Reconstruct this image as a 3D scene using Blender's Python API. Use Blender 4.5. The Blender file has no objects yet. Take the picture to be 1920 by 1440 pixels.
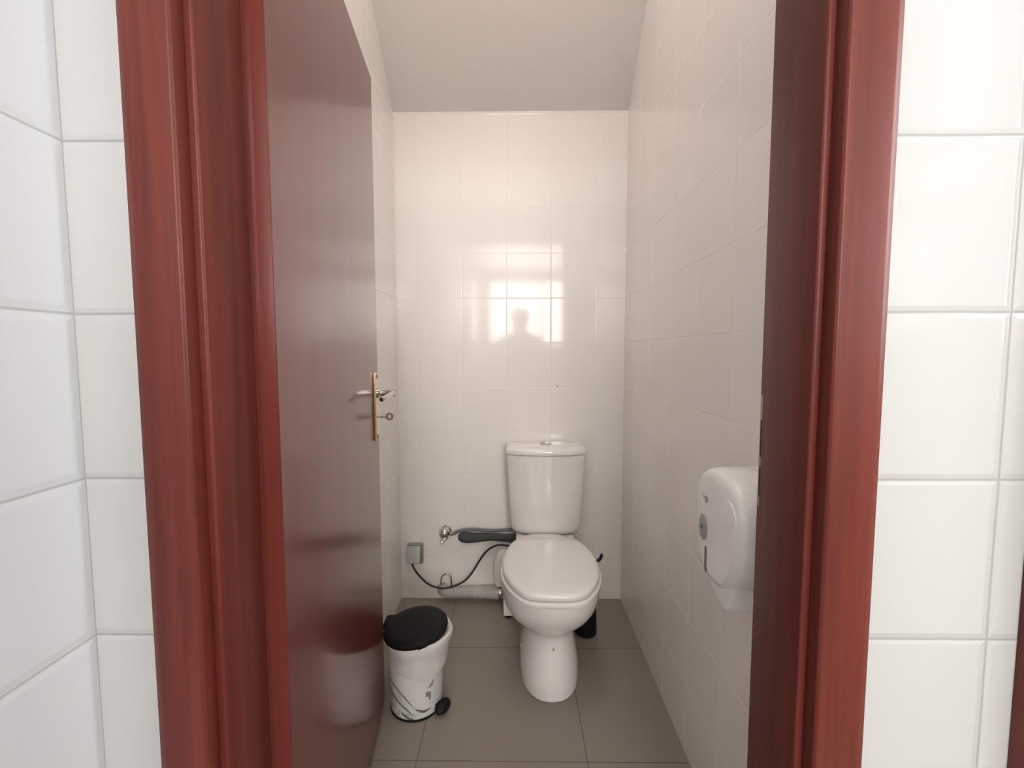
import bpy, bmesh, math, random
from mathutils import Vector, Matrix, noise
random.seed(3)
C = bpy.context.scene.collection
scn = bpy.context.scene
PI = math.pi

# ------------------------------------------------------------------ camera
EYE = 1.1546
FPX = 831.85
pitch, yaw, roll = 0.0698, -0.0115, -0.0013
cy_, sy_, cp_, sp_ = math.cos(yaw), math.sin(yaw), math.cos(pitch), math.sin(pitch)
fw = Vector((sy_ * cp_, cy_ * cp_, -sp_))
r0 = Vector((cy_, -sy_, 0)); u0 = r0.cross(fw)
rt = r0 * math.cos(roll) + u0 * math.sin(roll)
up = u0 * math.cos(roll) - r0 * math.sin(roll)
cam_data = bpy.data.cameras.new('camera')
cam = bpy.data.objects.new('camera', cam_data); C.objects.link(cam)
cam_data.sensor_width = 36; cam_data.lens = 36 * FPX / 1920
cam_data.clip_start = 0.02
m = Matrix.Identity(4)
for i in range(3):
    m[i][0] = rt[i]; m[i][1] = up[i]; m[i][2] = -fw[i]
m[2][3] = EYE
cam.matrix_world = m
scn.camera = cam

# ------------------------------------------------------------------ light and exposure
scn.view_settings.view_transform = 'Standard'
scn.view_settings.look = 'None'
scn.view_settings.gamma = 1
scn.view_settings.exposure = 0.78
WINDOW_LIGHT = 11.5      # daylight behind the frosted window of the washroom
LAMP_LIGHT = 2.8        # ceiling panel lamp of the washroom
SIDE_LIGHT = 6.2        # daylight window in the right wall of the washroom
WC_FILL = 4.2         # unseen fill light added inside the toilet room, above the frame
w = bpy.data.worlds.new('world'); scn.world = w; w.use_nodes = True
w.node_tree.nodes['Background'].inputs[0].default_value = (0.75, 0.82, 0.9, 1)
w.node_tree.nodes['Background'].inputs[1].default_value = 0.4

# ------------------------------------------------------------------ materials
def new_mat(name):
    mt = bpy.data.materials.new(name); mt.use_nodes = True
    nt = mt.node_tree
    return mt, nt, nt.nodes['Principled BSDF']

def setp(b, **k):
    for kk, v in k.items():
        kk = {'col': 'Base Color', 'rough': 'Roughness', 'metal': 'Metallic', 'coat': 'Coat Weight',
              'coatr': 'Coat Roughness', 'trans': 'Transmission Weight', 'ior': 'IOR', 'spec': 'Specular IOR Level',
              'alpha': 'Alpha', 'sss': 'Subsurface Weight'}[kk]
        b.inputs[kk].default_value = (*v, 1) if isinstance(v, tuple) else v

def N(nt, typ, **k):
    n = nt.nodes.new(typ)
    for a, v in k.items(): setattr(n, a, v)
    return n

def math_n(nt, op, a, b=None, c=None):
    n = N(nt, 'ShaderNodeMath', operation=op)
    for i, v in enumerate((a, b, c)):
        if v is None: continue
        if isinstance(v, (int, float)): n.inputs[i].default_value = v
        else: nt.links.new(v, n.inputs[i])
    return n.outputs[0]

def ramp01(nt, v, a, b, lo=0.0, hi=1.0, smooth=True):
    n = N(nt, 'ShaderNodeMapRange'); n.interpolation_type = 'SMOOTHSTEP' if smooth else 'LINEAR'
    nt.links.new(v, n.inputs[0])
    for i, x in enumerate((a, b, lo, hi)): n.inputs[i + 1].default_value = x
    return n.outputs[0]

def mixc(nt, f, a, b):
    n = N(nt, 'ShaderNodeMix', data_type='RGBA')
    nt.links.new(f, n.inputs[0])
    for i, v in ((6, a), (7, b)):
        if isinstance(v, tuple): n.inputs[i].default_value = (*v, 1)
        else: nt.links.new(v, n.inputs[i])
    return n.outputs[2]

def plain(name, col, rough=0.5, vary=0.04, scale=30.0, bump=0.0, **k):
    mt, nt, b = new_mat(name)
    setp(b, rough=rough, **k)
    tc = N(nt, 'ShaderNodeTexCoord'); nz = N(nt, 'ShaderNodeTexNoise'); nz.inputs['Scale'].default_value = scale
    nz.inputs['Detail'].default_value = 4
    nt.links.new(tc.outputs['Object'], nz.inputs['Vector'])
    a = tuple(max(0, c * (1 - vary)) for c in col); d = tuple(min(1, c * (1 + vary)) for c in col)
    nt.links.new(mixc(nt, nz.outputs[0], a, d), b.inputs['Base Color'])
    if bump:
        bp = N(nt, 'ShaderNodeBump'); bp.inputs['Distance'].default_value = bump
        nt.links.new(nz.outputs[0], bp.inputs['Height']); nt.links.new(bp.outputs[0], b.inputs['Normal'])
    return mt

def tile_mat(name, ax, off, T, col, grout, gw=0.0015, edge=0.007, rough=0.08, bump=0.0012, grough=0.7, wav=0.0004, var=0.012, spec=0.5):
    """glazed tiles on the plane spanned by axes ax (two of 0,1,2), grout lines through off, T metres apart"""
    mt, nt, b = new_mat(name)
    tc = N(nt, 'ShaderNodeTexCoord'); sx = N(nt, 'ShaderNodeSeparateXYZ'); nt.links.new(tc.outputs['Object'], sx.inputs[0])
    wz = N(nt, 'ShaderNodeTexNoise'); wz.inputs['Scale'].default_value = 14; nt.links.new(tc.outputs['Object'], wz.inputs['Vector'])
    wob = math_n(nt, 'MULTIPLY', math_n(nt, 'SUBTRACT', wz.outputs[0], 0.5), 0.0016)
    ds = []; ids = []
    for a, o in zip(ax, off):
        u = math_n(nt, 'SUBTRACT', sx.outputs[a], o)
        u = math_n(nt, 'ADD', u, wob)
        ds.append(math_n(nt, 'PINGPONG', u, T / 2))
        ids.append(math_n(nt, 'FLOOR', math_n(nt, 'DIVIDE', u, T)))
    d = math_n(nt, 'MINIMUM', *ds)
    mask = ramp01(nt, d, gw * 0.6, gw * 1.2)
    hgt = ramp01(nt, d, gw * 0.5, edge)
    cx = N(nt, 'ShaderNodeCombineXYZ'); nt.links.new(ids[0], cx.inputs[0]); nt.links.new(ids[1], cx.inputs[1])
    wn = N(nt, 'ShaderNodeTexWhiteNoise', noise_dimensions='2D'); nt.links.new(cx.outputs[0], wn.inputs['Vector'])
    tcol = mixc(nt, wn.outputs['Value'], tuple(c * (1 - var) for c in col), tuple(min(1, c * (1 + var)) for c in col))
    nt.links.new(mixc(nt, mask, grout, tcol), b.inputs['Base Color'])
    nt.links.new(ramp01(nt, mask, 0, 1, grough, rough, False), b.inputs['Roughness'])
    nt.links.new(ramp01(nt, mask, 0, 1, 0.15, spec, False), b.inputs['Specular IOR Level'])
    nz = N(nt, 'ShaderNodeTexNoise'); nz.inputs['Scale'].default_value = 9; nz.inputs['Detail'].default_value = 2
    nt.links.new(tc.outputs['Object'], nz.inputs['Vector'])
    h = math_n(nt, 'ADD', math_n(nt, 'MULTIPLY', hgt, bump), math_n(nt, 'MULTIPLY', nz.outputs[0], wav))
    bp = N(nt, 'ShaderNodeBump'); bp.inputs['Distance'].default_value = 1.0; bp.inputs['Strength'].default_value = 1.0
    nt.links.new(h, bp.inputs['Height']); nt.links.new(bp.outputs[0], b.inputs['Normal'])
    return mt

def wood_mat(name, dark, light, rough=0.40, coat=0.0, coatr=0.2, spec=0.32, grain=1.0):
    mt, nt, b = new_mat(name)
    tc = N(nt, 'ShaderNodeTexCoord'); mp = N(nt, 'ShaderNodeMapping'); mp.inputs['Scale'].default_value = (40 * grain, 40 * grain, 1.6 * grain)
    nt.links.new(tc.outputs['Object'], mp.inputs[0])
    n1 = N(nt, 'ShaderNodeTexNoise'); n1.inputs['Scale'].default_value = 1.4; n1.inputs['Detail'].default_value = 7; n1.inputs['Distortion'].default_value = 0.5
    nt.links.new(mp.outputs[0], n1.inputs['Vector'])
    mp2 = N(nt, 'ShaderNodeMapping'); mp2.inputs['Scale'].default_value = (9, 9, 0.9); nt.links.new(tc.outputs['Object'], mp2.inputs[0])
    n2 = N(nt, 'ShaderNodeTexNoise'); n2.inputs['Scale'].default_value = 1.0; n2.inputs['Detail'].default_value = 3
    nt.links.new(mp2.outputs[0], n2.inputs['Vector'])
    f = math_n(nt, 'ADD', math_n(nt, 'MULTIPLY', n1.outputs[0], 0.55), math_n(nt, 'MULTIPLY', n2.outputs[0], 0.45))
    f = ramp01(nt, f, 0.3, 0.72)
    nt.links.new(mixc(nt, f, dark, light), b.inputs['Base Color'])
    setp(b, rough=rough, coat=coat, coatr=coatr, spec=spec)
    bp = N(nt, 'ShaderNodeBump'); bp.inputs['Distance'].default_value = 0.0004; bp.inputs['Strength'].default_value = 0.5 if grain > 0.5 else 0.08
    nt.links.new(f, bp.inputs['Height']); nt.links.new(bp.outputs[0], b.inputs['Normal'])
    return mt

def glow(name, col, strength):
    mt, nt, b = new_mat(name)
    setp(b, col=(0.8, 0.8, 0.8), rough=0.3)
    b.inputs['Emission Color'].default_value = (*col, 1); b.inputs['Emission Strength'].default_value = strength
    return mt

D = 2.0167; XL = -0.5442; XR = 0.4854; Y0 = 0.53; YI = 0.65
TW = (0.895, 0.855, 0.82); GW = (0.83, 0.80, 0.77)
M_back = tile_mat('cream glazed wall tile back', (0, 2), (-0.0474, 1.4), 0.2, TW, GW, bump=0.00025, edge=0.004, wav=0.0002, spec=0.30)
M_side = tile_mat('cream glazed wall tile side', (1, 2), (1.417, 1.4), 0.2, TW, (0.90, 0.868, 0.838), rough=0.16, bump=0.00025, edge=0.004, wav=0.0003)
M_hall_front = tile_mat('dimmed white glazed tile', (0, 2), (0.578, 1.2019), 0.2, (0.485, 0.492, 0.490), (0.34, 0.335, 0.325), gw=0.0018, edge=0.008)  # white tiles coloured darker here to offset the strong light on this wall
M_hall_side = tile_mat('dimmed white glazed tile hall side', (1, 2), (Y0, 1.2019), 0.2, (0.635, 0.64, 0.655), (0.45, 0.45, 0.45), gw=0.0018, edge=0.012)  # same white tiles in a lighter colour, so this wall looks brighter lit
M_floor = tile_mat('taupe porcelain floor tile', (0, 1), (0.199, 1.18), 0.485, (0.30, 0.257, 0.222), (0.17, 0.145, 0.125), gw=0.0016, edge=0.003, rough=0.42, bump=0.0005, wav=0.0002, spec=0.4)
M_hall_far = tile_mat('greige low-bounce wall tile', (0, 2), (0.578, 1.2019), 0.2, (0.48, 0.46, 0.43), (0.4, 0.38, 0.36), gw=0.0018, edge=0.008)  # unseen rear wall, colour darkened to cut bounced light
M_hall_far_side = tile_mat('greige low-bounce wall tile side', (1, 2), (Y0, 1.2019), 0.2, (0.48, 0.46, 0.43), (0.4, 0.38, 0.36), gw=0.0018, edge=0.008)  # likewise darkened against bounce, for the unseen right wall
M_hall_paint = plain('low-bounce ceiling grey', (0.55, 0.55, 0.54), 0.85, 0.02, 12)  # unseen washroom ceiling, greyed to reduce bounced light
M_paint = plain('white ceiling paint', (0.93, 0.90, 0.87), 0.85, 0.02, 12)
M_wood = wood_mat('varnished mahogany', (0.085, 0.014, 0.010), (0.16, 0.031, 0.021))
M_door = wood_mat('varnished mahogany door', (0.13, 0.023, 0.018), (0.165, 0.033, 0.025), rough=0.28, coat=0.6, coatr=0.14, grain=0.3)
M_ceram = plain('white vitreous china', (0.86, 0.84, 0.825), 0.07, 0.005, 8, coat=0.3, coatr=0.03)
M_seat = plain('white seat plastic', (0.84, 0.82, 0.81), 0.16, 0.005, 8)
M_plast = plain('white plastic', (0.90, 0.90, 0.885), 0.28, 0.01, 20)
M_chrome = plain('polished chrome', (0.62, 0.60, 0.58), 0.12, 0.05, 40, metal=1.0)
M_brass = plain('worn brass', (0.78, 0.62, 0.44), 0.25, 0.08, 60, metal=1.0)
M_steel = plain('old grey steel', (0.32, 0.29, 0.24), 0.3, 0.1, 90, metal=1.0)
M_black = plain('black plastic', (0.006, 0.006, 0.007), 0.55, 0.1, 30, spec=0.22)
M_rubber = plain('black cable rubber', (0.008, 0.008, 0.010), 0.4, 0.1, 30)
M_foam = plain('dark grey foam sleeve', (0.055, 0.057, 0.056), 0.75, 0.25, 60, bump=0.001)
M_hose = plain('grey hose', (0.16, 0.165, 0.16), 0.5, 0.1, 60)
M_grey = plain('grey plastic', (0.40, 0.40, 0.375), 0.35, 0.05, 30)
M_greyd = plain('dark grey plastic', (0.26, 0.255, 0.24), 0.35, 0.05, 30)
M_dark = plain('dark window plastic', (0.12, 0.10, 0.09), 0.25, 0.1, 30)
M_lock = plain('grey lock plastic', (0.34, 0.335, 0.33), 0.3, 0.08, 30)
M_print = plain('grey print', (0.28, 0.28, 0.28), 0.5, 0.08, 50)
M_fold = plain('grey crease', (0.15, 0.14, 0.135), 0.5, 0.2, 40)
M_clear = plain('cloudy clear pvc', (0.74, 0.72, 0.68), 0.15, 0.12, 35, trans=0.45, ior=1.3)
M_bluish = plain('dark blue plastic', (0.008, 0.007, 0.02), 0.3, 0.1, 30)

def bin_mat():
    mt, nt, b = new_mat('white marbled bin')
    tc = N(nt, 'ShaderNodeTexCoord')
    mp = N(nt, 'ShaderNodeMapping'); mp.inputs['Rotation'].default_value = (0.3, 0.8, 0.2); nt.links.new(tc.outputs['Object'], mp.inputs[0])
    nz = N(nt, 'ShaderNodeTexNoise'); nz.inputs['Scale'].default_value = 13; nz.inputs['Detail'].default_value = 4; nz.inputs['Distortion'].default_value = 1.2
    nt.links.new(mp.outputs[0], nz.inputs['Vector'])
    v = math_n(nt, 'ABSOLUTE', math_n(nt, 'SUBTRACT', nz.outputs[0], 0.5))
    vein = ramp01(nt, v, 0.0, 0.045, 1.0, 0.0)
    sx = N(nt, 'ShaderNodeSeparateXYZ'); nt.links.new(tc.outputs['Object'], sx.inputs[0])
    # veins of the printed marble gather on the lower, left side of the sheet
    low = ramp01(nt, math_n(nt, 'ADD', sx.outputs[2], math_n(nt, 'MULTIPLY', sx.outputs[0], 1.1)), -0.02, 0.10, 1.0, 0.0)
    f = math_n(nt, 'MULTIPLY', math_n(nt, 'MULTIPLY', vein, low), 0.75)
    nt.links.new(mixc(nt, f, (0.80, 0.80, 0.80), (0.30, 0.28, 0.275)), b.inputs['Base Color'])
    setp(b, rough=0.25)
    return mt
M_bin = bin_mat()
M_bag = plain('thin white bag plastic', (0.78, 0.77, 0.76), 0.35, 0.04, 30, bump=0.0015, sss=0.0)

# ------------------------------------------------------------------ helpers
def link(name, bm, mat, parent=None, smooth=True, loc=None, rot=None):
    me = bpy.data.meshes.new(name)
    bmesh.ops.recalc_face_normals(bm, faces=bm.faces)
    bm.to_mesh(me); bm.free()
    me.materials.append(mat)
    if smooth:
        for p in me.polygons: p.use_smooth = True
        try: me.set_sharp_from_angle(angle=math.radians(38))
        except Exception: pass
    o = bpy.data.objects.new(name, me); C.objects.link(o)
    if parent: o.parent = parent
    if loc: o.location = loc
    if rot: o.rotation_euler = rot
    return o

def tag(o, label, cat, group=None):
    o['label'] = label; o['category'] = cat
    if group: o['group'] = group
    return o

def struct(o, label=None):
    o['kind'] = 'structure'
    if label: o['label'] = label
    return o

def empty(name, loc, rz=0):
    o = bpy.data.objects.new(name, None); C.objects.link(o); o.location = loc; o.rotation_euler = (0, 0, rz)
    o.empty_display_size = 0.05
    return o

def box(bm, x0, x1, y0, y1, z0, z1, bev=0.0, seg=2, mat4=None):
    b2 = bmesh.new()
    vs = [b2.verts.new((x, y, z)) for x in (x0, x1) for y in (y0, y1) for z in (z0, z1)]
    for f in ((0, 1, 3, 2), (4, 6, 7, 5), (0, 4, 5, 1), (2, 3, 7, 6), (0, 2, 6, 4), (1, 5, 7, 3)):
        b2.faces.new([vs[i] for i in f])
    if bev:
        bmesh.ops.bevel(b2, geom=list(b2.edges), offset=bev, segments=seg, profile=0.7, affect='EDGES')
    if mat4: b2.transform(mat4)
    t = bpy.data.meshes.new('t'); b2.to_mesh(t); b2.free(); bm.from_mesh(t); bpy.data.meshes.remove(t)
    return bm

def nb(): return bmesh.new()

def loft(bm, rings, cap0=True, cap1=True, closed=True):
    rows = [[bm.verts.new(p) for p in r] for r in rings]
    n = len(rows[0])
    for a, b in zip(rows, rows[1:]):
        for i in range(n if closed else n - 1):
            j = (i + 1) % n
            bm.faces.new((a[i], a[j], b[j], b[i]))
    if cap0: bm.faces.new(list(reversed(rows[0])))
    if cap1: bm.faces.new(rows[-1])
    return bm

def lathe(bm, prof, center=(0, 0, 0), seg=48, axis='Z', cap0=True, cap1=True, fn=None):
    rings = []
    for r, z in prof:
        ring = []
        for i in range(seg):
            a = 2 * PI * i / seg
            rr = r * (fn(a, z) if fn else 1)
            p = (rr * math.cos(a), rr * math.sin(a), z)
            if axis == 'X': p = (p[2], p[0], p[1])
            if axis == 'Y': p = (p[0], p[2], p[1])
            ring.append((p[0] + center[0], p[1] + center[1], p[2] + center[2]))
        rings.append(ring)
    return loft(bm, rings, cap0, cap1)

def spline(pts, n=8, closed=False):
    pts = [Vector(p) for p in pts]; out = []
    m_ = len(pts); rng = range(m_ if closed else m_ - 1)
    for i in rng:
        if closed: p0, p1, p2, p3 = pts[i - 1], pts[i], pts[(i + 1) % m_], pts[(i + 2) % m_]
        else: p0, p1, p2, p3 = pts[max(i - 1, 0)], pts[i], pts[i + 1], pts[min(i + 2, m_ - 1)]
        for k in range(n):
            t = k / n
            out.append(0.5 * ((2 * p1) + (-p0 + p2) * t + (2 * p0 - 5 * p1 + 4 * p2 - p3) * t * t + (-p0 + 3 * p1 - 3 * p2 + p3) * t ** 3))
    if not closed: out.append(pts[-1])
    return out

def tube(bm, pts, r, seg=12):
    """tube along pts, r a number or a list/func of the parameter 0..1"""
    n = len(pts); rings = []
    t = (pts[1] - pts[0]).normalized()
    a = Vector((0, 0, 1)) if abs(t.z) < 0.9 else Vector((1, 0, 0))
    u = t.cross(a).normalized()
    for i, p in enumerate(pts):
        t2 = (pts[min(i + 1, n - 1)] - pts[max(i - 1, 0)]).normalized()
        u = (u - t2 * u.dot(t2)).normalized(); v = t2.cross(u)
        rr = r(i / (n - 1)) if callable(r) else r
        rings.append([p + (u * math.cos(2 * PI * k / seg) + v * math.sin(2 * PI * k / seg)) * rr for k in range(seg)])
    return loft(bm, rings)

# ------------------------------------------------------------------ room shell
FZ = 0.0; HC = 2.45; HB = -3.0; HR = 1.7; SC = 3.4
struct(link('floor', box(nb(), XL - 0.12, HR + 0.1, HB - 0.1, D + 0.1, -0.1, 0), M_floor, smooth=False), 'taupe square tiled floor')
struct(link('wall_back', box(nb(), XL - 0.12, XR + 0.1, D, D + 0.1, 0, SC), M_back, smooth=False), 'cream tiled wall behind the toilet')
struct(link('wall_left', box(nb(), XL - 0.12, XL, YI, D, 0, SC), M_side, smooth=False), 'cream tiled wall beside the open door')
struct(link('wall_right', box(nb(), XR, XR + 0.1, YI, D, 0, SC), M_side, smooth=False), 'cream tiled wall carrying the dispenser')
# sloping soffit of the toilet room, then flat
bm = nb()
zb = 2.208; s_ = 1.0
ys = [D + 0.1, D, D - (3.2 - zb) / s_, YI]; zs = [zb - 0.0, zb, 3.2, 3.2]
rows = [[bm.verts.new((x, y, z)) for x in (XL - 0.12, XR + 0.1)] for y, z in zip(ys, zs)]
rows2 = [[bm.verts.new((x, y, z + 0.12)) for x in (XL - 0.12, XR + 0.1)] for y, z in zip(ys, zs)]
for a, b in ((rows, rows2),):
    for i in range(3):
        bm.faces.new((a[i][0], a[i][1], a[i + 1][1], a[i + 1][0])); bm.faces.new((b[i][0], b[i + 1][0], b[i + 1][1], b[i][1]))
        bm.faces.new((a[i][0], a[i + 1][0], b[i + 1][0], b[i][0])); bm.faces.new((a[i][1], b[i][1], b[i + 1][1], a[i + 1][1]))
struct(link('ceiling', bm, M_paint, smooth=False), 'sloping painted ceiling over the toilet')
# wall with the doorway: outer (tiled) and inner skin
AOL, AOR = -0.392, 0.358
HEAD = 1.985
bm = nb()
for x0, x1, z0, z1 in ((-0.53, AOL - 0.03, 0, HC), (AOR + 0.03, HR, 0, HC), (AOL - 0.03, AOR + 0.03, HEAD + 0.03, HC)):
    box(bm, x0, x1, Y0, Y0 + 0.04, z0, z1)
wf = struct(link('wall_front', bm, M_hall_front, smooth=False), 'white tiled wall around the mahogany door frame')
bm = nb()
for x0, x1, z0, z1 in ((XL - 0.12, AOL - 0.03, 0, SC), (AOR + 0.03, HR, 0, SC), (AOL - 0.03, AOR + 0.03, HEAD + 0.03, SC)):
    box(bm, x0, x1, Y0 + 0.04, YI, z0, z1)
link('inner_face', bm, M_back, wf, smooth=False)
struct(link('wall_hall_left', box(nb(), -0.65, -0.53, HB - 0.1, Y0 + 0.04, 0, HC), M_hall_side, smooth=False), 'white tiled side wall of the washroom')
bm = nb()
SY0, SY1, SZ0, SZ1 = -0.50, 0.42, 1.15, 2.25
for y0, y1, z0, z1 in ((HB - 0.1, SY0, 0, HC), (SY1, YI, 0, HC), (SY0, SY1, 0, SZ0), (SY0, SY1, SZ1, HC)): box(bm, HR, HR + 0.1, y0, y1, z0, z1)
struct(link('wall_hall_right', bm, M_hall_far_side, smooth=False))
bm = nb()
for y0, y1, z0, z1 in ((SY0, SY0 + .05, SZ0, SZ1), (SY1 - .05, SY1, SZ0, SZ1), (SY0, SY1, SZ0, SZ0 + .05), (SY0, SY1, SZ1 - .05, SZ1), (-.06, -.02, SZ0, SZ1)):
    box(bm, HR + 0.02, HR + 0.07, y0, y1, z0, z1, 0.004)
w2 = struct(link('window_2', bm, M_plast))
link('pane', box(nb(), HR + 0.04, HR + 0.05, SY0 + .02, SY1 - .02, SZ0 + .02, SZ1 - .02), glow('frosted daylight glass side', (0.93, 0.97, 1.0), SIDE_LIGHT), w2, smooth=False)
struct(link('ceiling', box(nb(), -0.65, HR + 0.1, HB - 0.1, Y0 + 0.04, HC, HC + 0.1), M_hall_paint, smooth=False))
# rear wall with the window opening
WX0, WX1, WZ0, WZ1 = -0.46, 1.25, 1.27, 2.30
bm = nb()
for x0, x1, z0, z1 in ((-0.65, WX0, 0, HC), (WX1, HR + 0.1, 0, HC), (WX0, WX1, 0, WZ0), (WX0, WX1, WZ1, HC)):
    box(bm, x0, x1, HB - 0.1, HB, z0, z1)
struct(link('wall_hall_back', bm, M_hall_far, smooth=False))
bm = nb()
for x0, x1, z0, z1 in ((WX0, WX0 + .05, WZ0, WZ1), (WX1 - .05, WX1, WZ0, WZ1), (WX0, WX1, WZ0, WZ0 + .05), (WX0, WX1, WZ1 - .05, WZ1), (0.37, 0.42, WZ0, WZ1)):
    box(bm, x0, x1, HB - 0.07, HB - 0.02, z0, z1, 0.004)
wn_ = struct(link('window_1', bm, M_plast))
link('pane', box(nb(), WX0 + .02, WX1 - .02, HB - 0.05, HB - 0.04, WZ0 + .02, WZ1 - .02), glow('frosted daylight glass', (1.0, 0.955, 0.91), WINDOW_LIGHT), wn_, smooth=False)

# ceiling panel lamp of the washroom (behind and above the camera)
cl = tag(link('ceiling_lamp', box(nb(), -0.48, 0.72, -2.65, -0.95, HC - 0.05, HC, 0.006), M_plast), 'large rectangular white panel lamp on the washroom ceiling', 'lamp')
link('diffuser', box(nb(), -0.45, 0.69, -2.62, -0.98, HC - 0.056, HC - 0.045), glow('lamp diffuser', (1.0, 0.95, 0.88), LAMP_LIGHT), cl, smooth=False)

# added fill light for the toilet room, out of view on the flat ceiling
wl = tag(link('toilet_fill', box(nb(), -0.27, 0.21, 0.68, 0.98, 3.155, 3.2, 0.006), M_plast), 'white fill light added out of view on the toilet room ceiling', 'lamp')
ld_ = bpy.data.lights.new('fill_light', 'AREA'); ld_.shape = 'RECTANGLE'; ld_.size = 0.44; ld_.size_y = 0.26; ld_.energy = WC_FILL; ld_.color = (1.0, 0.93, 0.86); ld_.spread = math.radians(180)
lo_ = bpy.data.objects.new('fill_light', ld_); C.objects.link(lo_); lo_.parent = wl; lo_.location = (-0.03, 0.83, 3.152)

# ------------------------------------------------------------------ door frame
fr = struct(empty('trim_1', (0, 0, 0)), 'red mahogany door frame in the white tiled wall')
def prism(pts, z0, z1, bev=0.0015):
    """vertical moulding from an (x, y) outline"""
    bm = nb()
    loft(bm, [[(x, y, z0) for x, y in pts], [(x, y, z1) for x, y in pts]])
    if bev: bmesh.ops.bevel(bm, geom=[e for e in bm.edges if abs(e.verts[0].co.z - e.verts[1].co.z) > 0.1], offset=bev, segments=2, profile=0.6, affect='EDGES')
    return bm
# architraves (right, left) and jamb linings with the rebate on the far side
ya = 0.508
link('architrave', prism([(0.359, ya + 0.003), (0.362, ya), (0.412, ya + 0.001), (0.4200, ya + 0.004), (0.4220, Y0), (0.359, Y0)], 0, HEAD + 0.075, 0.0012), M_wood, fr)
link('architrave', prism([(-0.381, ya + 0.003), (-0.384, ya), (-0.434, ya + 0.001), (-0.4425, ya + 0.004), (-0.4440, Y0), (-0.381, Y0)], 0, HEAD + 0.075, 0.0012), M_wood, fr)
bm = nb(); box(bm, -0.444, 0.422, ya, Y0, HEAD + 0.018, HEAD + 0.075, 0.0015)
link('architrave_head', bm, M_wood, fr)
link('jamb', prism([(0.3505, 0.5325), (0.353, 0.5305), (0.388, 0.5305), (0.388, 0.662), (0.3630, 0.662), (0.3630, 0.634), (0.3505, 0.634)], 0, HEAD + 0.02, 0.0008), M_wood, fr)
link('jamb', prism([(-0.371, 0.5325), (-0.3735, 0.5305), (-0.422, 0.5305), (-0.422, 0.655), (-0.408, 0.655), (-0.408, 0.6214), (-0.371, 0.6214)], 0, HEAD + 0.02, 0.0008), M_wood, fr)
link('head_lining', box(box(nb(), -0.422, 0.388, 0.5305, 0.622, HEAD, HEAD + 0.03, 0.001), -0.422, 0.388, 0.6214, 0.655, HEAD + 0.012, HEAD + 0.03, 0.001), M_wood, fr)
sp = link('strike_plate', box(nb(), 0.3615, 0.3632, 0.6345, 0.659, 0.925, 1.092, 0.0004), M_steel, fr)
sp['label'] = 'dull metal strike plate'
bm = nb()
for z0, z1 in ((0.94, 0.985), (1.0, 1.055)): box(bm, 0.3611, 0.3617, 0.640, 0.656, z0, z1)
link('latch_slot', bm, M_black, sp)
# frame of the next doorway, at the right edge of the picture
t2 = link('trim_2', prism([(0.615, Y0), (0.615, Y0 - 0.018), (0.619, Y0 - 0.022), (0.685, Y0 - 0.022), (0.688, Y0)], 0, 2.06), M_wood)
struct(t2, 'dark mahogany edge of the next door frame')

# ------------------------------------------------------------------ door leaf, open inwards
H = Vector((-0.3480, 0.640, 0)); E_ = Vector((-0.4288, 1.358, 0))
ud = (E_ - H).normalized(); L = (E_ - H).length
ang = math.atan2(ud.y, ud.x)
# local frame: x along the leaf, y to the left (thickness), face at y=0
dr = bpy.data.objects.new('door_1', None); C.objects.link(dr); dr.location = (H.x, H.y, 0); dr.rotation_euler = (0, 0, ang)
struct(dr, 'glossy mahogany door standing open into the toilet room')
bm = nb()
pts = [(0, 0), (L, 0), (L, 0.025), (L + 0.013, 0.025), (L + 0.013, 0.038), (-0.013, 0.038), (-0.013, 0.025), (0, 0.025)]
loft(bm, [[(x, y, 0.035) for x, y in pts], [(x, y, 1.975 - 0.013) for x, y in pts]])
bmesh.ops.bevel(bm, geom=list(bm.edges), offset=0.0012, segments=2, affect='EDGES')
link('door_leaf', bm, M_door, dr)
# long plate, lever and key (face side is local -y)
lx = L - 0.055
bm = nb(); box(bm, lx - 0.018, lx + 0.018, -0.0085, 0.0, 0.897, 1.097, 0.003, 3)
pl = link('lock_plate', bm, M_brass, dr); pl['label'] = 'brass lock plate'
bm = nb(); lathe(bm, [(0.0, 0), (0.006, 0), (0.0075, -0.002), (0.006, -0.0035), (0.0, -0.0035)][1:4], (lx, -0.0085, 1.087), 20, 'Y')
lathe(bm, [(0.006, 0), (0.0075, -0.002), (0.006, -0.0035)], (lx, -0.0085, 0.907), 20, 'Y')
link('screw', bm, M_chrome, pl)
bm = nb(); lathe(bm, [(0.014, -0.004), (0.014, -0.014), (0.009, -0.018), (0.009, -0.045), (0.0105, -0.050), (0.0105, -0.058), (0.007, -0.0615)], (lx, 0, 1.036), 24, 'Y')
path = spline([(lx, -0.052, 1.036), (lx - 0.02, -0.054, 1.037), (lx - 0.06, -0.050, 1.033), (lx - 0.098, -0.044, 1.030), (lx - 0.108, -0.040, 1.028)], 6)
tube(bm, path, lambda t: 0.0085 - 0.002 * t, 14)
hd = link('door_handle', bm, M_chrome, dr); hd['label'] = 'chrome lever'
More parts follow.
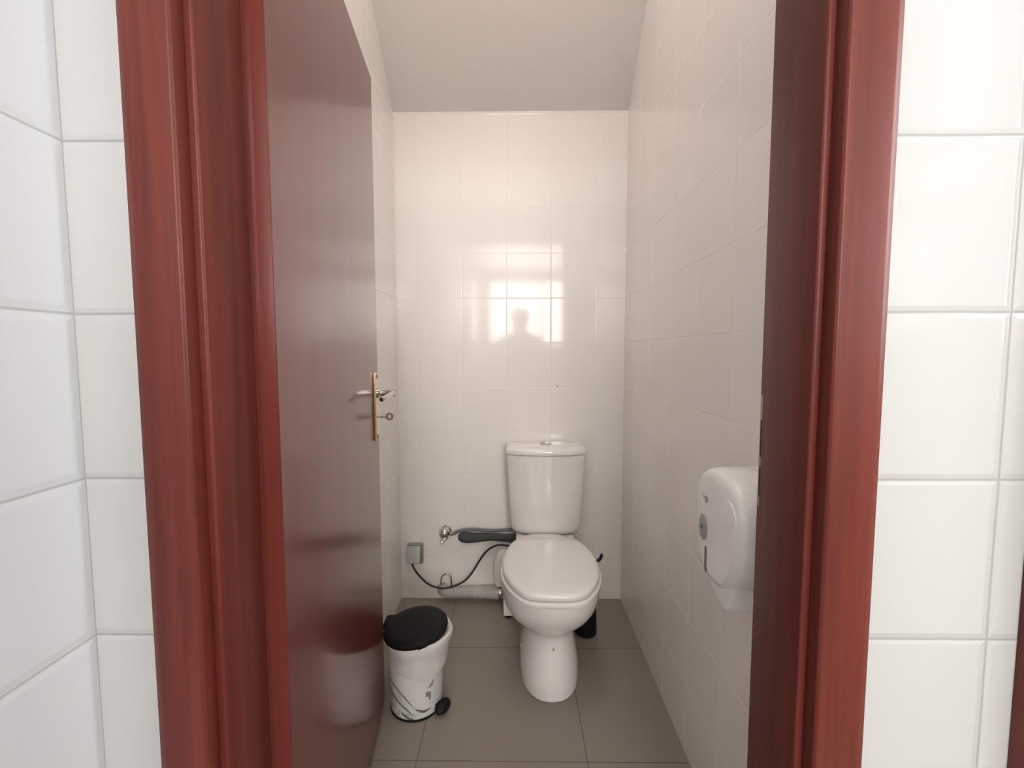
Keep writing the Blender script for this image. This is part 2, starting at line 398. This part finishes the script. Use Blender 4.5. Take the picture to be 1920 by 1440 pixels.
# the key sits in the lock
kp = dr.matrix_basis @ Vector((lx, -0.009, 0.966))
ky = empty('key', (kp.x, kp.y, kp.z), ang)
tag(ky, 'small round-bowed metal key in the open door under its lever', 'key')
bm = nb(); tube(bm, [Vector((0, 0.004, 0)), Vector((0, -0.026, 0))], 0.0024, 12); lathe(bm, [(0.003, -0.008), (0.0042, -0.009), (0.0042, -0.012), (0.003, -0.013)], (0, 0, 0), 14, 'Y')
link('shank', bm, M_steel, ky)
bm = nb(); c0 = Vector((0, -0.034, 0)); rg = []
for k in range(28):
    a = 2 * PI * k / 28
    d = Vector((0, math.cos(a), math.sin(a)))
    rg.append([c0 + Vector((0, d.y * ri * (0.62 if ri < .006 else 1), d.z * ri * (1.25 if ri < .006 else 1))) + Vector((xx, 0, 0)) for ri, xx in ((0.0050, -0.0015), (0.0118, -0.0015), (0.0118, 0.0015), (0.0050, 0.0015))])
rows = [[bm.verts.new(p) for p in r] for r in rg]
for i in range(28):
    a, b = rows[i], rows[(i + 1) % 28]
    for j in range(4): bm.faces.new((a[j], a[(j + 1) % 4], b[(j + 1) % 4], b[j]))
link('bow', bm, M_steel, ky)

# ------------------------------------------------------------------ toilet
TX = 0.115
def egg(z, yf, yb, w_, yw=None, ef=2.0, eb=2.6, n=64, cx=TX):
    """closed plan outline; yw where it is widest"""
    yw = yw if yw is not None else yf + (yb - yf) * 0.42
    out = []
    for i in range(n):
        a = 2 * PI * i / n
        c, s = math.cos(a), math.sin(a)
        e = ef if s < 0 else eb
        x = w_ * math.copysign(abs(c) ** (2 / e), c)
        y = (yw - yf if s < 0 else yb - yw) * math.copysign(abs(s) ** (2 / e), s)
        out.append((cx + x, yw + y, z))
    return out
toi = empty('toilet', (TX, 1.6, 0))
tag(toi, 'white ceramic close-coupled toilet with closed lid against the back wall', 'toilet')
def tl(name, bm, mat, parent=toi):
    o = link(name, bm, mat, parent)
    if parent is toi: o.location = (-TX, -1.6, 0)
    return o
bm = nb()
bowl = [(0.0, 1.394, 1.80, .100), (0.004, 1.390, 1.80, .104), (0.03, 1.391, 1.80, .106), (0.07, 1.397, 1.80, .104), (0.11, 1.408, 1.80, .098), (0.15, 1.419, 1.80, .0925),
        (0.180, 1.423, 1.80, .0915), (0.20, 1.419, 1.80, .094), (0.215, 1.409, 1.80, .101), (0.232, 1.391, 1.80, .117), (0.252, 1.366, 1.80, .137), (0.275, 1.342, 1.81, .152), (0.305, 1.317, 1.82, .1635),
        (0.335, 1.303, 1.835, .170), (0.365, 1.296, 1.845, .1725), (0.379, 1.296, 1.845, .172), (0.384, 1.300, 1.845, .168), (0.3858, 1.308, 1.845, .160)]
loft(bm, [egg(z, a, b, c, None, 2.25 if z < .2 else 2.15, 3.0 if z < .2 else 2.6) for z, a, b, c in bowl])
bo = tl('bowl', bm, M_ceram)
bm = nb()   # rear deck that carries the cistern
loft(bm, [egg(z, 1.70, yb, w_, 1.78, 4, 5, cx=TX + 0.005) for z, yb, w_ in ((0.28, 1.845, .09), (0.31, 1.90, .105), (0.345, 1.985, .12), (0.364, 2.0, .125), (0.368, 1.998, .122))])
tl('cistern_shelf', bm, M_ceram)
half = [(0.0, 1.280), (.035, 1.2805), (.070, 1.2845), (.100, 1.301), (.127, 1.338), (.149, 1.381), (.164, 1.43), (.171, 1.485), (.171, 1.535), (.164, 1.59), (.149, 1.643), (.129, 1.688), (.119, 1.701), (.105, 1.706), (0.05, 1.7075)]
def seat_ring(z, grow=0.0, front=0.0):
    pts = [(x, y) for x, y in half] + [(-x, y) for x, y in reversed(half[1:])]
    sp_ = spline([(x, y, 0) for x, y in pts], 4, True)
    out = []
    for p in sp_:
        d = Vector((p.x, p.y - 1.50, 0)); l_ = d.length
        q = d * ((l_ + grow) / l_)
        out.append((TX + q.x, 1.50 + q.y, z + front * (1.5 - q.y - 0)))
    return out
bm = nb(); loft(bm, [seat_ring(.3908, -.022), seat_ring(.3910, -.002), seat_ring(.3925, .001), seat_ring(.398, .002), seat_ring(.4020, .001), seat_ring(.4040, -.002), seat_ring(.4045, -.020)])
tl('seat', bm, M_seat)
bm = nb(); loft(bm, [seat_ring(.4088, -.024), seat_ring(.4090, -.008), seat_ring(.4105, -.006), seat_ring(.417, -.005), seat_ring(.422, -.006), seat_ring(.4265, -.010), seat_ring(.4295, -.022), seat_ring(.4315, -.06), seat_ring(.4325, -.12)])
tl('seat_lid', bm, M_seat)
for s in (-1, 1):
    bm = nb(); lathe(bm, [(0.011, -0.02), (0.013, -0.018), (0.013, 0.018), (0.011, 0.02)], (TX + s * 0.075, 1.716, 0.408), 20, 'X')
    lathe(bm, [(0.012, 0.39), (0.012, 0.40)], (TX + s * 0.075, 1.716, 0), 20)
    tl('hinge', bm, M_seat)
# pedestal screw cover
bm = nb(); lathe(bm, [(0.0045, 0), (0.005, -0.003), (0.003, -0.004)], (TX + 0.006, 1.4225, 0.165), 16, 'Y'); o = tl('screw_cap', bm, M_grey)
bm = nb(); lathe(bm, [(0.006, 0), (0.0065, -0.003), (0.004, -0.0055)], (0, 0, 0), 16, 'X'); o = link('screw_cap', bm, M_grey, toi); o.location = (TX - .100 - TX, 1.50 - 1.6, 0.125)
# cistern
CX = 0.125
def cis(z, w_, yf, yb=2.008, bulge=0.030, e=7.0, n=72):
    out = []
    for i in range(n):
        a = 2 * PI * i / n; c, s = math.cos(a), math.sin(a)
        x = w_ * math.copysign(abs(c) ** (2 / e), c)
        yy = math.copysign(abs(s) ** (2 / e), s)
        ym = (yf + yb) / 2; y = ym + (yb - yf) / 2 * yy
        if y < ym: y += bulge * (x / w_) ** 2 * ((ym - y) / (ym - yf))
        out.append((CX + x, y, z))
    return out
bm = nb()
loft(bm, [cis(.3685, .118, 1.875, e=4), cis(.371, .132, 1.862, e=4.4), cis(.378, .143, 1.852, e=5), cis(.391, .1505, 1.845, e=5.5), cis(.412, .154, 1.841, e=6), cis(.50, .158, 1.838), cis(.60, .164, 1.834), cis(.68, .1685, 1.831), cis(.7205, .1705, 1.829), cis(.7225, .169, 1.831)])
tank = tl('cistern', bm, M_ceram)
bm = nb()
loft(bm, [cis(.7245, .171, 1.829), cis(.7265, .1745, 1.8255), cis(.738, .1755, 1.8245), cis(.7455, .1735, 1.8265), cis(.7515, .166, 1.834, 2.002), cis(.7555, .150, 1.85, 1.99, .02), cis(.7575, .12, 1.87, 1.97, .01)])
lid = tl('cistern_lid', bm, M_ceram)
bm = nb(); lathe(bm, [(0.025, .757), (0.0255, .7605), (0.0235, .7625), (0.0215, .7618)], (CX, 1.918, 0), 36, cap1=False)
btn = link('flush_ring', bm, M_chrome, lid)
for s in (-1, 1):
    bm = nb(); ring = []
    for k in range(19):
        a = -PI / 2 + PI * k / 18
        ring.append((CX + s * (0.0012 + 0.0195 * math.cos(a)), 1.918 + 0.0195 * math.sin(a)))
    loft(bm, [[(x, y, z) for x, y in ring] for z in (.757, .7622)])
    link('flush_button', bm, M_steel if s < 0 else M_chrome, lid)

# ------------------------------------------------------------------ macerator pump behind the toilet
mp_ = empty('macerator_pump', (0.10, 1.93, 0)); tag(mp_, 'boxy white waste pump half hidden behind the toilet pedestal', 'pump')
def ml(name, bm, mat, par=None):
    o = link(name, bm, mat, par or mp_)
    if not par: o.location = (-0.10, -1.93, 0)
    return o
ml('casing', box(nb(), -0.060, 0.245, 1.852, 2.008, 0.012, 0.255, 0.010, 3), M_plast)
ml('casing_lid', box(nb(), -0.066, 0.251, 1.846, 2.012, 0.255, 0.275, 0.007, 3), M_plast)
for x in (-0.04, 0.225):
    bm = nb(); lathe(bm, [(0.014, 0.0), (0.016, 0.002), (0.016, 0.013)], (x, 1.875, 0), 16); ml('foot', bm, M_black)
bm = nb(); tube(bm, spline([(-0.045, 1.955, 0.255), (-0.068, 1.958, 0.245), (-0.083, 1.962, 0.20), (-0.086, 1.965, 0.15), (-0.083, 1.972, 0.11), (-0.083, 1.974, 0.092)], 8), lambda t: 0.022 - 0.002 * t, 20)
ml('outlet_elbow', bm, M_plast)

# clear waste pipe running along the wall from the pump
py_, pz_ = 1.982, 0.050
wp = tag(link('waste_pipe', tube(nb(), spline([(-0.070, py_, pz_), (-0.20, py_, pz_), (-0.30, py_, pz_), (-0.328, py_, pz_ + .003), (-0.343, py_ + 0.01, pz_ + 0.004), (-0.350, py_ + 0.033, pz_ + 0.004)], 6), 0.0255, 24), M_clear), 'cloudy clear plastic waste pipe along the foot of the back wall', 'pipe')
for x0, x1, r in ((-0.222, -0.206, .029), (-0.168, -0.160, .030)):
    bm = nb(); lathe(bm, [(r - .002, x0), (r, x0 + .002), (r, x1 - .002), (r - .002, x1)], (0, py_, pz_), 24, 'X'); link('collar', bm, M_clear, wp)
bm = nb(); lathe(bm, [(.027, -0.150), (.028, -0.148), (.0315, -0.095), (.0315, -0.086), (.029, -0.084)], (0, py_, pz_), 24, 'X'); link('coupling', bm, M_clear, wp)
bm = nb(); lathe(bm, [(.030, -0.084), (.033, -0.083), (.033, -0.074), (.030, -0.073)], (0, py_, pz_), 24, 'X'); link('hose_clamp', bm, M_steel, wp)
bm = nb(); tube(bm, spline([(-0.352, 1.986, 0.072), (-0.353, 1.988, 0.105), (-0.344, 1.988, 0.126), (-0.325, 1.988, 0.132), (-0.309, 1.988, 0.122), (-0.305, 1.986, 0.10), (-0.307, 1.984, 0.072)], 6), 0.003, 8)
link('wire_loop', bm, M_steel, wp)

# ------------------------------------------------------------------ stop valve, sleeved hose
va = empty('stop_valve', (-0.332, 1.99, 0.33)); tag(va, 'round chrome water stop valve on the back wall', 'valve')
bm = nb(); lathe(bm, [(0.024, 0.026), (0.0245, 0.020), (0.016, 0.014), (0.014, 0.0)], (0, 0, 0), 28, 'Y'); link('wall_flange', bm, M_chrome, va)
bm = nb(); lathe(bm, [(0.026 * math.sin(max(0.06, PI * k / 16)) if 0 < k < 16 else 0.003, -0.026 * math.cos(PI * k / 16) - 0.014) for k in range(17)], (0, 0, 0.003), 32, 'Y'); link('ball_body', bm, M_chrome, va)
bm = nb(); tube(bm, spline([(0.012, -0.022, -0.014), (0.0, -0.036, -0.022), (-0.008, -0.042, -0.029), (-0.014, -0.044, -0.032)], 5), lambda t: 0.0065 - 0.001 * t, 12); link('lever', bm, M_chrome, va)
bm = nb(); tube(bm, [Vector((0.018, -0.014, -0.001)), Vector((0.034, -0.014, -0.002)), Vector((0.040, -0.014, -0.001))], 0.008, 14); link('outlet_nut', bm, M_steel, va)

ho = tag(link('supply_hose', tube(nb(), spline([(-0.290, 1.976, 0.328), (-0.270, 1.977, 0.340), (-0.245, 1.978, 0.3455), (-0.20, 1.981, 0.3475), (-0.155, 1.984, 0.343), (-0.115, 1.993, 0.338), (-0.07, 1.999, 0.337), (-0.02, 1.999, 0.342)], 7), 0.0068, 12), M_hose), 'grey water hose from the chrome valve to the cistern', 'hose')
def rs(t):
    k = [(0, .008), (.04, .017), (.12, .0235), (.22, .0245), (.34, .021), (.5, .017), (.7, .0175), (.85, .020), (.97, .019), (1, .012)]
    for (a, b), (c, d) in zip(k, k[1:]):
        if t <= c: return b + (d - b) * (t - a) / (c - a)
    return k[-1][1]
sl = tag(link('foam_sleeve', tube(nb(), spline([(-0.268, 1.966, 0.322), (-0.235, 1.964, 0.317), (-0.19, 1.965, 0.316), (-0.12, 1.970, 0.318), (-0.06, 1.964, 0.317), (-0.02, 1.955, 0.318), (0.0, 1.952, 0.320)], 8), rs, 22), M_foam), 'dark grey foam sleeve around the water hose beside the cistern', 'pipe insulation')

# ------------------------------------------------------------------ socket and cable
so = empty('wall_socket', (-0.478, D, 0.225)); tag(so, 'grey hooded wall socket low in the back left corner', 'socket')
link('back_box', box(nb(), -0.034, 0.040, -0.022, 0, -0.048, 0.046, 0.006, 3), M_greyd, so)
bm = nb(); box(bm, -0.034, 0.030, -0.008, 0.0, -0.075, 0.0, 0.004, 2)
o = link('flap', bm, M_grey, so); o.location = (0, -0.024, 0.038); o.rotation_euler = (math.radians(-22), 0, math.radians(4))
bm = nb(); lathe(bm, [(0.014, 0), (0.015, -0.003), (0.013, -0.010)], (0.0, -0.020, -0.022), 24, 'Y'); link('plug', bm, M_greyd, so)
cpts = [(-0.478, 1.982, 0.214), (-0.482, 1.972, 0.196), (-0.476, 1.968, 0.172), (-0.453, 1.97, 0.136), (-0.417, 1.97, 0.099), (-0.38, 1.968, 0.081), (-0.339, 1.964, 0.0765), (-0.294, 1.97, 0.083), (-0.245, 1.972, 0.106), (-0.208, 1.972, 0.147), (-0.178, 1.97, 0.197), (-0.146, 1.966, 0.245), (-0.112, 1.958, 0.276), (-0.075, 1.945, 0.291), (-0.03, 1.935, 0.290), (0.0, 1.93, 0.282)]
tag(link('power_cable', tube(nb(), spline(cpts, 7), 0.0042, 10), M_rubber), 'thin black cable looping from the grey socket to the cistern', 'cable')

# ------------------------------------------------------------------ toilet brush (black holder and hooked grip behind the bowl)
tb = empty('toilet_brush', (0.283, 1.765, 0)); tag(tb, 'black toilet brush holder on the floor behind the right of the bowl', 'toilet brush')
bm = nb(); lathe(bm, [(0.040, 0), (0.044, 0.003), (0.0455, 0.02), (0.042, 0.10), (0.039, 0.118), (0.036, 0.120), (0.034, 0.110)], (0, 0, 0), 36); link('holder', bm, M_black, tb)
bm = nb(); tube(bm, spline([(0, 0, 0.06), (0.012, 0.0, 0.18), (0.022, 0.0, 0.27), (0.026, 0.0, 0.292), (0.040, 0, 0.303), (0.052, 0, 0.309), (0.060, 0, 0.321), (0.0625, 0, 0.334)], 6), lambda t: 0.0065, 12)
link('handle', bm, M_bluish, tb)

# ------------------------------------------------------------------ pedal bin
BX, BY = -0.333, 1.392
pb = empty('pedal_bin', (BX, BY, 0)); tag(pb, 'small white pedal bin with black lid beside the open door', 'bin')
bm = nb(); lathe(bm, [(0.080, 0.004), (0.0825, 0.006), (0.0838, 0.02), (0.0875, 0.15), (0.0885, 0.235), (0.087, 0.238), (0.085, 0.236), (0.082, 0.06), (0.080, 0.02)], (0, 0, 0), 72); link('bin_body', bm, M_bin, pb)
bm = nb(); lathe(bm, [(0.082, 0.0), (0.0845, 0.001), (0.0850, 0.006), (0.083, 0.008)], (0, 0, 0), 72); link('base_ring', bm, M_black, pb)
# folds and printed marks that hug the wall of the bin
def cylp(a, z, off=0.0): 
    r = 0.0838 + (0.0885 - 0.0838) * min(1, max(0, (z - .02) / .2)) + off
    return Vector((r * math.cos(math.radians(a)), r * math.sin(math.radians(a)), z))
def fold(L_, r):
    return tube(nb(), spline([cylp(a, z, -0.0006) for a, z in L_], 6), lambda t: r * (0.25 + 0.75 * math.sin(PI * min(1, max(0, t)) ** 0.8)), 8)
for Lf, r in (([(-168, .135), (-157, .121), (-132, .113), (-108, .09), (-92, .065), (-76, .038)], .0030), ([(-150, .098), (-136, .08), (-120, .064), (-98, .042), (-84, .02)], .0042),
              ([(-68, .155), (-56, .147), (-35, .142)], .0024), ([(-112, .030), (-98, .017), (-84, .010)], .0040), ([(-80, .043), (-62, .030), (-46, .032)], .0045)):
    link('crease', fold(Lf, r), M_fold, pb)
def patch(quad, n=5):
    bm = nb(); g = []
    for i in range(n + 1):
        row = []
        for j in range(n + 1):
            u, v = i / n, j / n
            a = (quad[0][0] * (1 - u) + quad[1][0] * u) * (1 - v) + (quad[3][0] * (1 - u) + quad[2][0] * u) * v
            z = (quad[0][1] * (1 - u) + quad[1][1] * u) * (1 - v) + (quad[3][1] * (1 - u) + quad[2][1] * u) * v
            row.append(bm.verts.new(cylp(a, z, 0.0008)))
        g.append(row)
    for i in range(n):
        for j in range(n): bm.faces.new((g[i][j], g[i + 1][j], g[i + 1][j + 1], g[i][j + 1]))
    ge = bmesh.ops.extrude_face_region(bm, geom=list(bm.faces))
    for v_ in [e for e in ge['geom'] if isinstance(e, bmesh.types.BMVert)]:
        d = Vector((v_.co.x, v_.co.y, 0)).normalized(); v_.co -= d * 0.0012
    return bm
link('printed_mark', patch([(-38, .126), (-46, .113), (-54, .101), (-41, .104)]), M_print, pb)
link('printed_mark', patch([(-57.5, .092), (-46, .088), (-46, .073), (-57.5, .075)]), M_print, pb)
link('printed_mark', patch([(-51, .074), (-46, .072), (-47, .060), (-50, .061)]), M_print, pb)
# bag liner folded over the rim
def wav(a, z):
    t = (z - 0.16) / 0.1
    return 1 + 0.012 * math.sin(3 * a + 1.0) + 0.008 * math.sin(7 * a + z * 30) + 0.005 * math.sin(13 * a - z * 50)
bm = nb()
prof = [(0.0900, 0.150), (0.0925, 0.160), (0.0935, 0.185), (0.097, 0.205), (0.1045, 0.225), (0.1085, 0.240), (0.1080, 0.252), (0.103, 0.257), (0.094, 0.254), (0.086, 0.243), (0.084, 0.20)]
lathe(bm, prof, (0.010, 0, 0), 72, cap0=False, cap1=False, fn=wav)
for v_ in bm.verts:
    if v_.co.z < 0.17: v_.co.z += 0.008 * math.sin(2 * math.atan2(v_.co.y, v_.co.x) + 0.6)
bag = tag(link('bin_bag', bm, M_bag), 'thin white plastic bag folded over the rim of the pedal bin', 'bin bag'); bag.location = (BX, BY, 0)
# lid, slightly tilted, with the hinge lug
bm = nb()
lathe(bm, [(0.096, -0.010), (0.1015, -0.009), (0.1035, -0.004), (0.1030, 0.002), (0.098, 0.007), (0.080, 0.011), (0.045, 0.0135), (0.010, 0.0145)], (0, 0, 0), 72)
box(bm, -0.112, -0.080, 0.010, 0.062, -0.012, 0.006, 0.004, 2)
box(bm, 0.080, 0.1035, -0.022, 0.005, -0.010, -0.001, 0.003, 2, Matrix.Rotation(math.radians(-62), 4, 'Z'))
ld = link('bin_lid', bm, M_black, pb); ld.location = (0.003, -0.010, 0.268); ld.rotation_euler = (math.radians(3), math.radians(-5), 0)
ld['label'] = 'black domed lid'
bm = nb(); tube(bm, spline([(0.060, -0.035, 0.028), (0.082, -0.052, 0.027), (0.093, -0.060, 0.026)], 5), 0.004, 8)
o = link('pedal_arm', bm, M_black, pb)
bm = nb(); rings = []
for k in range(9):
    z = -0.011 + 0.022 * k / 8; s = math.sqrt(max(0.02, 1 - (z / 0.0115) ** 2))
    rings.append([(0.030 * s * math.cos(2 * PI * i / 32), 0.020 * s * math.sin(2 * PI * i / 32), z) for i in range(32)])
loft(bm, rings)
o = link('pedal', bm, M_black, pb); o.location = (0.094, -0.046, 0.024); o.rotation_euler = (math.radians(25), math.radians(-12), math.radians(52))

# ------------------------------------------------------------------ jumbo roll dispenser on the right wall
dp = empty('paper_dispenser', (XR, 0.81, 0.82)); tag(dp, 'large round white toilet paper dispenser on the right wall', 'paper dispenser')
out = [(.857, .932), (.811, .940), (.769, .934), (.733, .914), (.715, .885), (.709, .850), (.711, .812), (.721, .778), (.739, .751), (.765, .730), (.795, .7185), (.828, .7165), (.860, .725), (.888, .748), (.904, .785), (.907, .824), (.905, .870), (.889, .908)]
pl_ = spline([(0, y - .81, z - .82) for y, z in out], 5, True)
def dring(x, s): return [(x, p.y * s, p.z * s) for p in pl_]
bm = nb(); loft(bm, [dring(-0.001, 1.0), dring(-0.030, 1.002), dring(-0.045, 1.0)]); link('back_plate', bm, M_plast, dp)
bm = nb(); loft(bm, [dring(-0.0465, 0.992), dring(-0.048, 1.0), dring(-0.095, 0.998), dring(-0.106, 0.982), dring(-0.1135, 0.950), dring(-0.1175, 0.90), dring(-0.1195, 0.80), dring(-0.1200, 0.5)])
cv = link('cover', bm, M_plast, dp)
def spring(x, s): 
    q = spline([(0, y - .81, z - .82) for y, z in ((.757, .760), (.756, .715), (.759, .697), (.772, .6905), (.815, .6905), (.842, .700), (.866, .722), (.868, .760))], 5, True)
    cc = Vector((0, .0, -.09)); return [(x, cc.y + (p.y - cc.y) * s, cc.z + (p.z - cc.z) * s) for p in q]
bm = nb(); loft(bm, [spring(-0.0012, 1.0), spring(-0.098, 1.0), spring(-0.107, .975), spring(-0.112, .93), spring(-0.1135, .86)]); link('paper_outlet', bm, M_plast, dp)
# raised moon shaped panel on the near part of the cover
rid = [(.783, .872), (.798, .835), (.804, .801), (.803, .772), (.798, .745)]
near = [(.775, .737), (.756, .755), (.738, .783), (.729, .815), (.727, .850), (.730, .880), (.745, .898), (.765, .897)]
pr = spline([(0, y - .81, z - .82) for y, z in rid + near], 4, True)
c0 = sum(pr, Vector()) / len(pr)
def pring(x, s): return [(x, c0.y + (p.y - c0.y) * s, c0.z + (p.z - c0.z) * s) for p in pr]
bm = nb(); loft(bm, [pring(-0.112, 1.0), pring(-0.1175, 1.0), pring(-0.1208, .97), pring(-0.1218, .88), pring(-0.122, .6)]); link('raised_panel', bm, M_plast, cv)
def oval(bm, yc, zc, ry, rz, x0, x1, n=32, e=2.0):
    rr = []
    for x, s in ((x0, 1), (x1 + 0.0008, 1), (x1, .9)):
        rr.append([(x, yc - .81 + ry * s * math.copysign(abs(math.cos(2 * PI * i / n)) ** (2 / e), math.cos(2 * PI * i / n)), zc - .82 + rz * s * math.copysign(abs(math.sin(2 * PI * i / n)) ** (2 / e), math.sin(2 * PI * i / n))) for i in range(n)])
    return loft(bm, rr)
bm = nb(); oval(bm, .853, .814, .0185, .0255, -0.112, -0.1222); lk = link('lock', bm, M_lock, dp)
bm = nb(); oval(bm, .855, .815, .0045, .006, -0.120, -0.1232); link('keyhole', bm, M_dark, lk)
bm = nb(); oval(bm, .8405, .757, .0055, .0265, -0.112, -0.1200, e=4); o = link('level_window', bm, M_dark, dp); o['label'] = 'narrow dark slot showing the roll'
# raised emblem: a thin arc with a small grey wedge mark
bm = nb(); tube(bm, spline([(-0.1192, .857 - .81, .889 - .82), (-0.1192, .864 - .81, .880 - .82), (-0.1192, .864 - .81, .868 - .82), (-0.1194, .858 - .81, .858 - .82), (-0.1196, .850 - .81, .855 - .82)], 5), 0.0012, 8); em = link('emblem', bm, M_plast, dp)
bm = nb()
box(bm, -0.1212, -0.118, .840 - .81, .857 - .81, .8735 - .82, .8765 - .82, 0.0004, 1)
oval(bm, .841, .8725, .0048, .0062, -0.118, -0.1213)
link('emblem_mark', bm, M_print, em)

# ------------------------------------------------------------------ small drill hole in the back wall
bm = nb(); lathe(bm, [(0.0035, 0.0), (0.0035, -0.002), (0.002, -0.0025)], (0.183, D, 1.004), 16, 'Y')
tag(link('wall_plug', bm, M_greyd), 'tiny dark screw plug in the back wall above the cistern', 'wall plug')

# ------------------------------------------------------------------ person taking the picture, mirrored faintly in the back wall tiles
M_skin = plain('skin', (0.55, 0.34, 0.25), 0.5, 0.05, 30)
M_shirt = plain('grey cotton', (0.12, 0.12, 0.13), 0.85, 0.1, 60)
M_trous = plain('dark denim', (0.02, 0.025, 0.04), 0.85, 0.15, 80)
M_hair = plain('dark brown hair', (0.018, 0.011, 0.008), 0.6, 0.2, 60)
def skin(name, nodes, edges, mat, parent=None, root=0):
    """nodes: (x, y, z, radius)"""
    me = bpy.data.meshes.new(name); me.from_pydata([n[:3] for n in nodes], edges, [])
    o = bpy.data.objects.new(name, me); C.objects.link(o)
    if parent: o.parent = parent
    md = o.modifiers.new('skin', 'SKIN'); md.use_smooth_shade = True
    for i, n in enumerate(nodes):
        v_ = me.skin_vertices[0].data[i]; r = n[3]; v_.radius = r if isinstance(r, tuple) else (r, r)
    me.skin_vertices[0].data[root].use_root = True
    sb = o.modifiers.new('sub', 'SUBSURF'); sb.levels = 1; sb.render_levels = 2
    me.materials.append(mat)
    return o
nodes = []; edges = []
def nd(*n):
    nodes.append(n); return len(nodes) - 1
def ch(*ids):
    for a, b in zip(ids, ids[1:]): edges.append((a, b))
PX = 0.03
pel = nd(PX, -.60, .90, (.15, .11)); wai = nd(PX, -.57, 1.02, (.13, .10)); che = nd(PX, -.51, 1.18, (.155, .11)); upc = nd(PX, -.46, 1.29, (.12, .085))
nek = nd(PX, -.42, 1.36, .052); jaw = nd(PX, -.385, 1.42, (.058, .062)); eye = nd(PX, -.375, 1.49, (.074, .088)); top = nd(PX, -.385, 1.545, (.068, .075)); crn = nd(PX, -.39, 1.58, (.04, .045))
ch(pel, wai, che, upc, nek, jaw, eye, top, crn)
nos = nd(PX, -.295, 1.465, .010); ch(eye, nos)
for sgn in (-1, 1):
    ear = nd(PX + sgn * .082, -.38, 1.475, .012); ch(eye, ear)
    sh = nd(PX + sgn * .165, -.45, 1.28, .058); el = nd(PX + sgn * .205, -.36, 1.05, .042); wr = nd(PX + sgn * .112, -.13, 1.115, .027); pa = nd(PX + sgn * .092, -.065, 1.125, .026)
    ch(upc, sh, el, wr, pa)
    for k, (dz, l_) in enumerate(((.030, .95), (.010, 1.05), (-.010, 1.0), (-.028, .85))):
        f1 = nd(PX + sgn * .098, -.036, 1.128 + dz, .0095); f2 = nd(PX + sgn * .093, -.036 + .022 * l_, 1.130 + dz, .0085); f3 = nd(PX + sgn * (.093 - .022 * l_), -.008, 1.130 + dz, .0072)
        ch(pa, f1, f2, f3)
    t1 = nd(PX + sgn * .078, -.052, 1.155, .0115); t2_ = nd(PX + sgn * .060, -.036, 1.165, .0100); ch(pa, t1, t2_)
    hp = nd(PX + sgn * .095, -.60, .84, .092); kn = nd(PX + sgn * .11, -.58, .47, .062); an = nd(PX + sgn * .115, -.60, .09, .038); ft = nd(PX + sgn * .125, -.49, .04, .034)
    ch(pel, hp, kn, an, ft)
pe = skin('person', nodes, edges, M_skin)
tag(pe, 'person in grey top and dark trousers holding up a phone in the washroom', 'person')
nodes = []; edges = []
w0 = nd(PX, -.60, .87, (.165, .125)); w1 = nd(PX, -.57, 1.02, (.148, .118)); w2_ = nd(PX, -.51, 1.18, (.172, .126)); w3 = nd(PX, -.462, 1.29, (.135, .10)); w4 = nd(PX, -.43, 1.335, .066)
ch(w0, w1, w2_, w3, w4)
for sgn in (-1, 1):
    a1 = nd(PX + sgn * .168, -.45, 1.282, .07); a2 = nd(PX + sgn * .206, -.37, 1.055, .054); a3 = nd(PX + sgn * .135, -.185, 1.10, .040); ch(w3, a1, a2, a3)
skin('shirt', nodes, edges, M_shirt, pe)
nodes = []; edges = []
w0 = nd(PX, -.60, .93, (.152, .115)); w1 = nd(PX, -.60, .86, (.158, .12)); ch(w0, w1)
for sgn in (-1, 1):
    a1 = nd(PX + sgn * .096, -.60, .78, .10); a2 = nd(PX + sgn * .11, -.58, .47, .077); a3 = nd(PX + sgn * .115, -.60, .11, .058); ch(w1, a1, a2, a3)
skin('trousers', nodes, edges, M_trous, pe)
bm = nb(); bmesh.ops.create_uvsphere(bm, u_segments=28, v_segments=18, radius=1.0)
for v_ in bm.verts:
    c = v_.co.copy(); v_.co = Vector((PX + c.x * .100, -.405 + c.y * .102, 1.525 + c.z * (.075 if c.z > 0 else .085)))
    if v_.co.y > -.335 and v_.co.z < 1.535: v_.co.y = -.37
link('hair', bm, M_hair, pe)
for sgn in (-1, 1):
    bm = nb(); loft(bm, [[(PX + sgn * .122 + (.047 - .006 * k) * math.cos(a) * (1.0 if math.sin(a) < 0 else .95), -.535 + (.135 - .012 * k) * math.sin(a), z) for a in [2 * PI * i / 28 for i in range(28)]] for k, z in ((0, 0.0), (0, .03), (1, .055), (2, .075))])
    link('shoe', bm, M_black, pe)
ph = tag(link('phone', box(nb(), -.055, .100, -.020, -.012, 1.092, 1.168, 0.0035, 3), M_black), 'black phone held sideways in both hands', 'phone')
